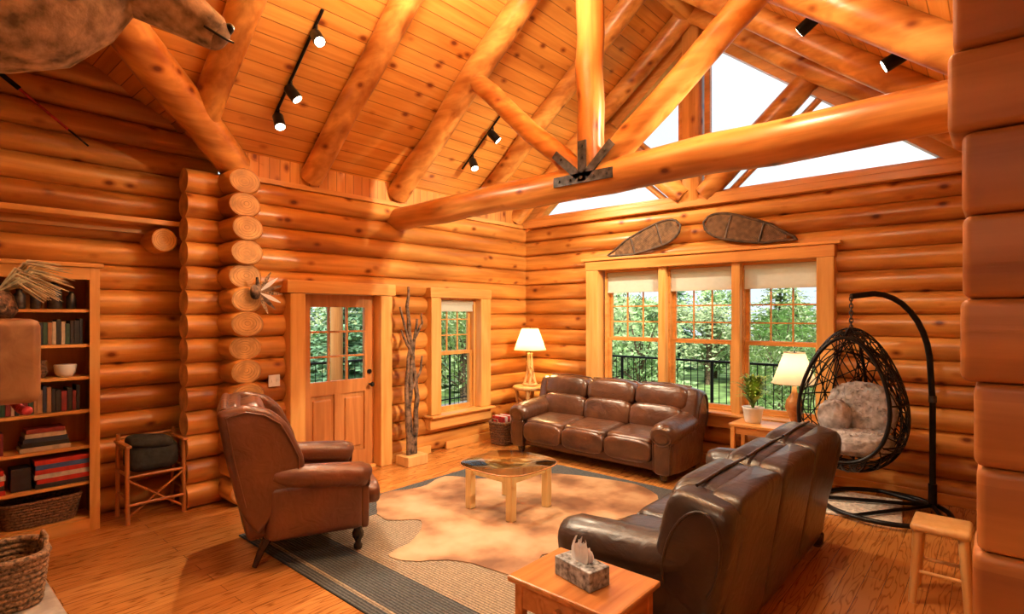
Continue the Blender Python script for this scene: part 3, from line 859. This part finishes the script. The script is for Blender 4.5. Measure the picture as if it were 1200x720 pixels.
# ------------------------------------------------------------------ egg chair
b = MB('hanging_egg_chair', [black, furg, steel])
bc = Vector((6.08, .80, 0))
b.tube([bc + Vector((.50 * math.cos(a), .50 * math.sin(a), .047)) for a in [i * 2 * pi / 48 for i in range(48)]], .022, 0, 8, closed=True)
rt = Vector((.66, -.75, 0))
pole = bc + rt * .46
for a in (150, 210, -60, 60):
    d = Vector((rt.x * math.cos(math.radians(a)) - rt.y * math.sin(math.radians(a)), rt.x * math.sin(math.radians(a)) + rt.y * math.cos(math.radians(a)), 0))
    b.tube([pole + Vector((0, 0, .05)), bc + d * .5 + Vector((0, 0, .05))], .018, 0, 8)
P = [pole + Vector((0, 0, .03)), pole + Vector((0, 0, .5)), pole + Vector((0, 0, 1.0)), pole + Vector((0, 0, 1.3)) - rt * .02]
for i in range(1, 11):
    a = i / 10 * math.radians(100)
    P.append(pole + Vector((0, 0, 1.3)) - rt * (.02 + .52 * (1 - math.cos(a))) + Vector((0, 0, .70 * math.sin(a))))
P.append(P[-1] - rt * .12 + Vector((0, 0, -.015)))
b.tube(P, .026, 0, 10)
b.cyl(pole + Vector((0, 0, .03)), pole + Vector((0, 0, .25)), .034, 0)
b.cyl(pole + Vector((0, 0, 1.0)), pole + Vector((0, 0, 1.06)), .032, 2)
tip = P[-1]
ec = Vector((tip.x, tip.y, 1.03))
EW = .43
def egg(n_):
    return ec + Vector((n_.x * EW * (1 - .24 * n_.z), n_.y * EW * (1 - .24 * n_.z), n_.z * .655))
od = Vector((-.97, .12, .06)).normalized(); oc = math.cos(math.radians(57))
for i in range(9):
    zt = tip.z - .02 - i * (tip.z - .02 - ec.z - .66) / 8.0
    ringp = [Vector((tip.x, tip.y, zt)) + (Vector((.014 * math.cos(a), 0, .026 * math.sin(a))) if i % 2 else Vector((0, .014 * math.cos(a), .026 * math.sin(a)))) for a in [k * 2 * pi / 10 for k in range(10)]]
    b.tube(ringp, .005, 2, 5, closed=True)
def wire(nrm, off, r):
    nrm = nrm.normalized(); e1 = nrm.orthogonal().normalized(); e2 = nrm.cross(e1); rad = math.sqrt(1 - off * off)
    run = []; N = 60
    pts = [nrm * off + (e1 * math.cos(a) + e2 * math.sin(a)) * rad for a in [k * 2 * pi / N for k in range(N)]]
    ok = [p.dot(od) < oc for p in pts]
    if all(ok): b.tube([egg(p) for p in pts], r, 0, 5, closed=True); return
    if not any(ok): return
    st = next(k for k in range(N) if not ok[k])
    for k in range(1, N + 1):
        q = (st + k) % N
        if ok[q]: run.append(egg(pts[q]))
        else:
            if len(run) > 1: b.tube(run, r, 0, 5, caps=False)
            run = []
for k in range(54):
    wire(Vector((random.gauss(0, 1), random.gauss(0, 1), random.gauss(0, .7))), random.uniform(-.75, .75), .0056)
wire(Vector((od.y, -od.x, 0)), 0, .012); wire(Vector((0, 0, 1)), -.55, .009); wire(Vector((0, 0, 1)), 0, .008)
e1 = od.orthogonal().normalized(); e2 = od.cross(e1); so = math.sin(math.radians(57))
b.tube([egg(od * oc + (e1 * math.cos(a) + e2 * math.sin(a)) * so) for a in [k * 2 * pi / 48 for k in range(48)]], .017, 0, 8, closed=True)
b.sup(ec + Vector((.02, 0, -.38)), (.68, .66, .22), 1, .7, .9, nu=48, nv=24, jit=.035)
b.sup(ec + Vector((.18, -.05, -.12)), (.22, .56, .52), 1, .8, .8, rot=Ry(14), nu=48, nv=24, jit=.05)
b.sup(ec + Vector((.03, .14, -.18)), (.28, .28, .32), 1, .9, .9, nu=40, nv=20, jit=.05)
# shaggy tufts of the throw
for i in range(420):
    a = random.uniform(0, 2 * pi); rr3 = math.sqrt(random.random())
    if i % 2: p = ec + Vector((.02 + .31 * rr3 * math.cos(a), .30 * rr3 * math.sin(a), -.28 + random.uniform(-.02, .01)))
    else: p = ec + Vector((.07 + random.uniform(-.02, .02), -.05 + .26 * rr3 * math.cos(a), -.12 + .24 * rr3 * math.sin(a)))
    d = Vector((random.uniform(-.6, .1), random.uniform(-.4, .4), random.uniform(-.3, .5))).normalized() * random.uniform(.03, .06)
    sd = d.orthogonal().normalized() * .007
    b.add([p + sd, p - sd, p + d], [[0, 1, 2]], 1, False)
b.done()

b = MB('wooden_stool', [pale, trimy])
sx0, sy0 = 4.42, .27
b.box((sx0, sy0, .475), (.30, .30, .05), 0, bev=.018)
for dx in (-.11, .11):
    for dy in (-.11, .11):
        b.tube([(sx0 + dx * 1.25, sy0 + dy * 1.25, 0), (sx0 + dx, sy0 + dy, .46)], [.022, .027], 0, 10)
for dx in (-.125, .125): b.cyl((sx0 + dx, sy0 - .12, .2), (sx0 + dx, sy0 + .12, .2), .012, 0, seg=8)
for dy in (-.125, .125): b.cyl((sx0 - .12, sy0 + dy, .26), (sx0 + .12, sy0 + dy, .26), .012, 0, seg=8)
b.done()

# ------------------------------------------------------------------ bookcase
b = MB('bookcase', [trimz, trimx, doorw])
bx0, bx1, by0, by1, bz = .14, 1.22, 5.73, 6.04, 2.22
ym = (by0 + by1) / 2
b.box((bx0 + .015, ym, bz / 2 - .01), (.03, by1 - by0, bz - .02), 0)
b.box((bx1 - .015, ym, bz / 2 - .01), (.03, by1 - by0, bz - .02), 0)
b.box(((bx0 + bx1) / 2, by1 - .008, bz / 2 - .01), (bx1 - bx0 - .062, .016, bz - .02), 2)
b.box(((bx0 + bx1) / 2, ym - .02, bz), (bx1 - bx0 + .06, by1 - by0 + .04, .035), 1, bev=.008)
b.box((bx0 + .03, by0 - .008, bz / 2 - .01), (.07, .018, bz - .02), 0); b.box((bx1 - .03, by0 - .008, bz / 2 - .01), (.07, .018, bz - .02), 0)
b.box(((bx0 + bx1) / 2, by0 - .006, bz - .07), (bx1 - bx0 - .13, .018, .10), 1)
b.box(((bx0 + bx1) / 2, by0 - .006, .05), (bx1 - bx0 - .13, .018, .10), 1)
SH = [.10, .40, .70, 1.0, 1.28, 1.55, 1.84]
for z in SH: b.box(((bx0 + bx1) / 2, ym - .005, z), (bx1 - bx0 - .065, by1 - by0 - .03, .024), 1)
b.done()
bookcols = [plain('book_navy', (.02, .03, .06), .5), plain('book_black', (.015, .015, .015), .5), plain('book_maroon', (.18, .02, .02), .5), plain('book_cream', (.5, .42, .3), .6), plain('book_green', (.03, .08, .05), .5), plain('book_tan', (.34, .18, .08), .5)]
b = MB('shelf_books', bookcols)
for z, xa, xb in [(1.564, .20, .46), (1.564, .56, 1.10), (1.014, .52, 1.08), (1.294, .2, .68), (.714, .2, .62), (1.854, .2, .52)]:
    x = xa
    while x < xb:
        w_ = random.uniform(.020, .040); h = random.uniform(.16, .22)
        b.box((x + w_ / 2, 5.86, z + h / 2), (w_ - .002, .16, h), random.choice([0, 1, 1, 1, 2, 3, 4, 5]), bev=.002); x += w_
for k in range(5): b.box((.88, 5.86, .714 + .0175 + k * .036), (.32 - .02 * k, .18, .034), [3, 1, 0, 3, 2][k], bev=.002)
b.done()
gm = [plain('game_red', (.5, .03, .02), .4), plain('game_black', (.02, .02, .03), .4), plain('game_white', (.6, .55, .48), .4), plain('game_blue', (.04, .1, .3), .4)]
b = MB('board_game_boxes', gm)
for x, w_, nn in [(.46, .34, 5), (.99, .36, 6)]:
    for k in range(nn): b.box((x + random.uniform(-.01, .01), 5.86, .4145 + .0185 + k * .0375), (w_, .22, .036), [0, 1, 0, 2, 0, 3][(k + (x > .7)) % 6], bev=.002)
b.box((.73, 5.86, .4145 + .09), (.12, .16, .18), 1, bev=.003)
b.done()
b = MB('shelf_jars', [steel, white, wickd])
for x, r, h in [(.62, .045, .2), (.73, .04, .16), (.83, .035, .22), (.95, .05, .24), (1.06, .035, .15)]:
    b.lathe([(r * .8, 0), (r, .01), (r, h * .7), (r * .5, h * .85), (r * .55, h)], (x, 5.87, 1.853), 0, 16)
b.done()
b = MB('shelf_bowls', [steel, white, wickd])
b.lathe([(.05, 0), (.07, .03), (.08, .09), (.075, .1)], (1.02, 5.87, 1.293), 1, 18)
b.lathe([(.05, 0), (.07, .05), (.05, .12), (.06, .14)], (.84, 5.87, 1.293), 2, 18)
b.lathe([(.05, 0), (.12, .05), (.13, .09), (.12, .09)], (.35, 5.87, 1.013), 2, 18)
b.done()
b = basket('shelf_storage_basket', .86, 5.87, .114, .26, .11, .18, wickd, handle=False); b.done()

b = MB('folding_rack_chair', [darkf, clothb, doorw])
x0, x1 = 1.40, 1.84
for x in (x0, x1):
    b.cyl((x, 5.62, 0), (x, 5.64, .66), .018, 2, seg=10); b.cyl((x, 5.93, 0), (x, 5.91, .74), .018, 2, seg=10)
    b.box((x, 5.77, .67), (.045, .38, .024), 2, bev=.006)
    b.cyl((x, 5.62, .22), (x, 5.92, .22), .012, 2, seg=8); b.cyl((x, 5.63, .42), (x, 5.92, .42), .013, 2, seg=8)
for (y, z) in [(5.63, .40), (5.92, .40), (5.92, .70), (5.62, .16)]: b.cyl((x0, y, z), (x1, y, z), .014, 2, seg=8)
b.cyl((x0, 5.63, .05), (x1, 5.63, .38), .010, 2, seg=8); b.cyl((x1, 5.63, .05), (x0, 5.63, .38), .010, 2, seg=8)
b.sup(((x0 + x1) / 2, 5.78, .54), (.40, .27, .26), 1, .5, .4)
b.sup(((x0 + x1) / 2 - .02, 5.75, .67), (.36, .24, .12), 1, .7, .5, rot=Ry(8))
b.done()

# ------------------------------------------------------------------ fireplace, mantel, hearth
b = MB('stone_fireplace', [stone, black])
b.box((-.45, 3.55, .125), (2.2, 1.6, .25), 0, bev=.02)
for zrow in range(17):
    z = .25 + zrow * .24
    y = 2.78; shift = (zrow % 2) * .12
    while y < 4.30:
        w_ = min(random.uniform(.25, .42) - shift * .3, 4.33 - y)
        if not (z < 1.0 and 3.1 < y + w_ / 2 < 3.95):
            b.box((-.05, y + w_ / 2, z + .115), (.30 + random.uniform(-.02, .02), w_ - .012, .228), 0, bev=.025)
        y += w_
b.box((-.62, 3.55, 2.3), (.95, 1.52, 4.1), 0)
b.done()
b = MB('mantel_timber', [mantelw, endgrain])
b.box((.27, 3.55, 1.63), (.30, 1.44, .33), 0, bev=.03); b.done()
b = MB('dried_grass_vase', [wickd, grassy])
gc = Vector((.30, 2.98, 1.797))
b.lathe([(.05, 0), (.07, .03), (.055, .09), (.04, .11)], gc, 0, 16)
for i in range(70):
    a = random.uniform(-.9, .9); L = random.uniform(.1, .21)
    d = Vector((math.cos(a), math.sin(a) * .5 - .1, random.uniform(.1, .9)))
    b.tube([gc + Vector((0, 0, .1)), gc + Vector((0, 0, .1)) + d * L * .6 + Vector((0, 0, .03)), gc + Vector((0, 0, .08)) + d * L + Vector((.04, 0, -.03))], [.003, .006, .001], 1, 4)
b.done()
b = MB('red_garland', [redm])
for k in range(26):
    t = k / 25; b.sup((.38, 2.86 + t * 1.3, 1.435 - .012 * math.sin(t * pi * 4)), (.035, .06, .035), 0, 1, 1, nu=8, nv=6)
b.done()
b = basket('woven_log_basket', .44, 4.04, .255, .17, .20, .25, wick); b.done()

b = MB('deer_head_mount', [hair, hairl, black, beamz, endgrain])
b.sup((.17, 3.12, 3.02), (.07, .5, .72), 3, .3, .8)
b.tube([(.18, 3.13, 3.10), (.30, 3.08, 3.10), (.44, 3.03, 3.13), (.55, 2.99, 3.20), (.63, 2.96, 3.30), (.68, 2.94, 3.40)], [.30, .285, .26, .215, .18, .13], 0, 32, jit=.008)
hp = [(.56, 2.98, 3.38), (.63, 2.955, 3.37), (.73, 2.925, 3.335), (.83, 2.89, 3.28), (.92, 2.86, 3.228), (1.00, 2.83, 3.185), (1.06, 2.81, 3.155), (1.10, 2.797, 3.14)]
b.tube(hp, [.09, .155, .17, .145, .115, .096, .082, .04], 0, 24)
b.sup((1.045, 2.813, 3.155), (.14, .15, .14), 1, .8, .9, rot=Ry(30))
b.sup((1.10, 2.795, 3.18), (.05, .11, .065), 2, .9, .9, rot=Ry(30))
b.tube([(1.115, 2.755, 3.115), (1.08, 2.735, 3.108), (1.03, 2.735, 3.12), (.98, 2.745, 3.14)], .006, 2, 6)
for s_ in (-1, 1):
    n_ = Vector((.33, .94, 0)) * s_
    b.sup(Vector((.77, 2.91, 3.37)) + n_ * .14, (.04, .04, .04), 2, 1, 1, nu=12, nv=8)
    b.sup(Vector((1.105, 2.803, 3.165)) + n_ * .045, (.025, .02, .025), 2, 1, 1, nu=8, nv=6)
    e0 = Vector((.62, 2.96, 3.46)) + n_ * .09
    b.tube([e0, e0 + n_ * .08 + Vector((-.02, 0, .06)), e0 + n_ * .17 + Vector((-.04, 0, .10)), e0 + n_ * .22 + Vector((-.05, 0, .11))], [.03, .055, .04, .008], 0, 10)
    a0 = Vector((.63, 2.955, 3.48)) + n_ * .05
    b.tube([a0, a0 + n_ * .12 + Vector((-.08, 0, .15)), a0 + n_ * .28 + Vector((-.05, 0, .3)), a0 + n_ * .3 + Vector((.12, 0, .45))], [.022, .02, .016, .006], 4, 8)
    b.tube([a0 + n_ * .12 + Vector((-.08, 0, .15)), a0 + n_ * .12 + Vector((.02, 0, .3))], [.014, .004], 4, 8)
    b.tube([a0 + n_ * .28 + Vector((-.05, 0, .3)), a0 + n_ * .3 + Vector((-.1, 0, .48))], [.013, .004], 4, 8)
b.done()
b = MB('ski_pole', [redm, black])
b.tube([(.55, 5.93, 3.78), (1.05, 5.93, 3.38)], .011, 0, 8); b.tube([(1.05, 5.93, 3.38), (1.19, 5.93, 3.27)], .008, 1, 8)
b.tube([(.62, 5.93, 3.72), (.74, 5.93, 3.63)], .02, 1, 8)
b.done()

# ------------------------------------------------------------------ lighting
WARM = (1, .79, .54)
def spot(loc, tgt, e, col=WARM, ang=85, blend=.8, r=.03):
    l = bpy.data.lights.new('track_spot_light', 'SPOT'); l.energy = e; l.color = col; l.spot_size = math.radians(ang); l.spot_blend = blend; l.shadow_soft_size = r
    o = bpy.data.objects.new('track_spot_light', l); sc.collection.objects.link(o); o.location = loc
    o.rotation_euler = (Vector(tgt) - Vector(loc)).to_track_quat('-Z', 'Y').to_euler()
    return o
def point(loc, e, col=WARM, r=.08, name='fill_point_light'):  # default name is used only by the added fill fittings
    l = bpy.data.lights.new(name, 'POINT'); l.energy = e; l.color = col; l.shadow_soft_size = r
    o = bpy.data.objects.new(name, l); sc.collection.objects.link(o); o.location = loc
    return o
def track(x, ya, yb, heads, e):
    b = MB('track_light', [black, bulb])
    dz = -.03
    b.tube([(x, ya, zc(ya) + dz), (x, yb, zc(yb) + dz)], .016, 0, 4)
    ss = []
    for y, tgt in heads:
        p = Vector((x, y, zc(y) - .05)); q = p + Vector((0, 0, -.10))
        b.cyl(p, q, .010, 0, seg=8)
        d = (Vector(tgt) - q).normalized()
        a = q - d * .06; c = q + d * .09
        b.tube([a, a + d * .02, c], [.035, .05, .052], 0, 16)
        b.tube([c, c + d * .003], .044, 1, 16)
        ss.append((c + d * .02, tgt))
    ob = b.done()
    for c, t in ss:
        s_ = spot(c, t, e)
        s_.parent = ob
track(2.5, 4.35, 5.25, [(4.45, (2.2, 1.2, .6)), (4.9, (4.6, 2.8, 0)), (5.15, (2.3, 3.2, 0))], 280)
track(5.0, 4.55, 5.25, [(4.7, (6.7, 3.0, 1.6)), (5.05, (4.5, 3.0, 0))], 320)
track(4.85, .45, 1.25, [(.55, (4.4, 5.6, 1.2)), (1.12, (5.8, 5.6, 1.8))], 560)

b = MB('added_fill_chandelier', [black, shade1])  # invented fitting above the frame, added to light room and ceiling evenly
ch = Vector((2.5, 2.5, 4.35))
b.cyl(ch + Vector((0, .2, .9)), ch + Vector((0, 0, 0)), .012, 0)
b.tube([ch + Vector((.45 * math.cos(a), .45 * math.sin(a), -.1)) for a in [i * 2 * pi / 32 for i in range(32)]], .02, 0, 8, closed=True)
for k in range(4):
    a = k * pi / 2 + .4
    e = ch + Vector((.45 * math.cos(a), .45 * math.sin(a), -.1))
    b.tube([ch, e], .01, 0, 8)
    b.lathe([(.07, .0), (.11, .16)], e, 1, 20, caps=False)
ob = b.done()
for k in range(4):
    a = k * pi / 2 + .4
    p = point(ch + Vector((.45 * math.cos(a), .45 * math.sin(a), .03)), 215); p.parent = ob
for (x, y, z, e) in [(-.9, .9, 3.0, 110), (3.45, 1.15, 4.0, 120)]:  # invented pendants out of view, added as fill for the darker areas
    b = MB('added_fill_pendant', [black, shade1])
    b.cyl((x, y, zc(y)), (x, y, z + .2), .008, 0); b.lathe([(.2, 0), (.1, .2)], (x, y, z), 1, 24, caps=False)
    ob = b.done(); p = point((x, y, z + .08), e, (1, .82, .58)); p.parent = ob
point((6.28, 5.16, 1.43), 65, (1, .66, .30), .05, 'table_lamp_bulb')
point((6.29, 1.60, 1.25), 9, (1, .75, .45), .05, 'table_lamp_bulb')

w = bpy.data.worlds.new('overcast_sky'); sc.world = w; w.use_nodes = True
wn = w.node_tree; bg = wn.nodes['Background']
tcw = nd(wn, 'ShaderNodeTexCoord'); nz = nd(wn, 'ShaderNodeTexNoise'); nz.inputs['Scale'].default_value = 2.5; nz.inputs['Detail'].default_value = 4
wn.links.new(tcw.outputs['Generated'], nz.inputs['Vector'])
wn.links.new(ramp(wn, nz.outputs[0], [(.35, (.66, .78, .88)), (.65, (.88, .93, .96))]), bg.inputs[0])
bg.inputs[1].default_value = 1.3
l = bpy.data.lights.new('sun', 'SUN'); l.energy = 4.5; l.angle = .3; l.color = (1, .95, .85)
o = bpy.data.objects.new('sun', l); sc.collection.objects.link(o); o.rotation_euler = Vector((.6, .45, -.7)).to_track_quat('-Z', 'Y').to_euler()

# ------------------------------------------------------------------ exterior
b = MB('lawn_ground', [groundm]); b.box((15, 15, -1.3), (120, 120, .2)); b.done()
b = MB('deck', [deckm, black, doorw])
b.box((8.1, 3.3, -.09), (2.3, 10.6, .08)); b.box((4.6, 7.2, -.09), (9, 2.2, .08))
def rail(p, q):
    p = Vector(p); q = Vector(q); L = (q - p).length; d = (q - p) / L
    for z in (1.02, .12): b.tube([p + Vector((0, 0, z)), q + Vector((0, 0, z))], .022 if z > 1 else .014, 1, 6)
    n = int(L / .12)
    for i in range(n + 1):
        c = p + d * (L * i / n); th = .008
        if i % 14 == 0: th = .03
        b.tube([c + Vector((0, 0, -.05)), c + Vector((0, 0, 1.02))], th, 1, 4)
rail((9.15, -1.5, 0), (9.15, 8.2, 0)); rail((9.15, 8.2, 0), (.5, 8.2, 0))
b.tube([(4.9, 8.1, -.1), (4.9, 8.1, 3.2)], .10, 2, 12)
b.done()
def tree_mesh(seed, mat, H=6.0, R=1.9):
    random.seed(seed)
    b = MB('pine_tree', [mat, barkm])
    b.cyl((0, 0, 0), (0, 0, H * .9), .14, 1, r2=.02, seg=8)
    nl = 17
    for i in range(nl):
        t = i / (nl - 1); z = H * (.06 + .9 * t); r = R * (1 - t) ** .8 + .12
        nb = int(26 - 12 * t)
        for k in range(nb):
            a = 2 * pi * k / nb + random.uniform(-.15, .15); rr2 = r * random.uniform(.6, 1.15)
            d = Vector((math.cos(a), math.sin(a), 0)); s_ = Vector((-math.sin(a), math.cos(a), 0))
            base = Vector((0, 0, z + .15)); tipp = d * rr2 + Vector((0, 0, z + random.uniform(-.25, .25)))
            m_ = 6
            for j in range(m_):
                t0 = j / m_; t1 = (j + 1.3) / m_
                c0 = base.lerp(tipp, t0); c1 = base.lerp(tipp, min(1, t1)); ww = rr2 * .18 * (1.05 - t0)
                z1 = Vector((0, 0, random.uniform(-.15, .1)))
                b.add([c0, c0.lerp(c1, .7) + s_ * ww + z1, c1, c0.lerp(c1, .7) - s_ * ww + z1], [[0, 1, 2, 3]], 0, False)
    return b.done(recalc=False)
def leafy_mesh(seed, mat, H=5.0, R=1.9):
    random.seed(seed)
    b = MB('leafy_tree', [mat, barkm])
    b.tube([(0, 0, 0), (.1, .05, H * .35), (-.05, 0, H * .7)], [.13, .09, .03], 1, 8)
    blobs = []
    for i in range(16):
        a = random.uniform(0, 2 * pi); rr2 = R * random.uniform(.1, .7); z = H * random.uniform(.22, .9)
        blobs.append((Vector((math.cos(a) * rr2, math.sin(a) * rr2, z)), random.uniform(.5, .95) * R * .45))
        b.tube([(0, 0, z * .5), tuple(blobs[-1][0])], [.04, .012], 1, 5)
    for c, r in blobs:
        for k in range(190):
            v = Vector((random.gauss(0, 1), random.gauss(0, 1), random.gauss(0, .8))).normalized() * r * random.uniform(.65, 1.05)
            p = c + v; u = Vector((random.gauss(0, 1), random.gauss(0, 1), random.gauss(0, 1))).normalized(); q = u.orthogonal().normalized()
            s_ = random.uniform(.06, .13)
            b.add([p - u * s_, p + q * s_ * .5, p + u * s_, p - q * s_ * .5], [[0, 1, 2, 3]], 0, False)
    return b.done(recalc=False)
protos = [tree_mesh(1, pine1), leafy_mesh(5, pine3), tree_mesh(2, pine2, 5.2, 2.2), leafy_mesh(6, pine2, 4.4, 2.1)]
random.seed(11)
spots_ = []
for i in range(56):
    for _ in range(40):
        x = random.uniform(12, 30); y = random.uniform(-6, 34)
        if i % 3 == 0: x = random.uniform(2, 24); y = random.uniform(12, 32)
        if all((x - a) ** 2 + (y - c) ** 2 > 2.2 ** 2 for a, c in spots_): break
    spots_.append((x, y))
for i, (x, y) in enumerate(spots_):
    src = protos[i % 4]
    if i < 4: ob = src
    else:
        ob = bpy.data.objects.new(src.name.split('.')[0], src.data); sc.collection.objects.link(ob)
    dist = math.hypot(x, y)
    ob.location = (x, y, -1.2); s_ = min(1.0, .38 + dist * .022) * random.uniform(.85, 1.1)
    ob.scale = (s_ * 1.25, s_ * 1.25, s_); ob.rotation_euler = (0, 0, random.uniform(0, 6))

# ------------------------------------------------------------------ camera
cam = bpy.data.cameras.new('camera'); cam.sensor_width = 36; cam.lens = 19.485; cam.shift_y = 8 / 1200; cam.clip_start = .05
co = bpy.data.objects.new('camera', cam); sc.collection.objects.link(co)
co.location = (0, 0, 1.815); co.rotation_euler = (pi / 2, 0, math.radians(-48.73))
sc.camera = co
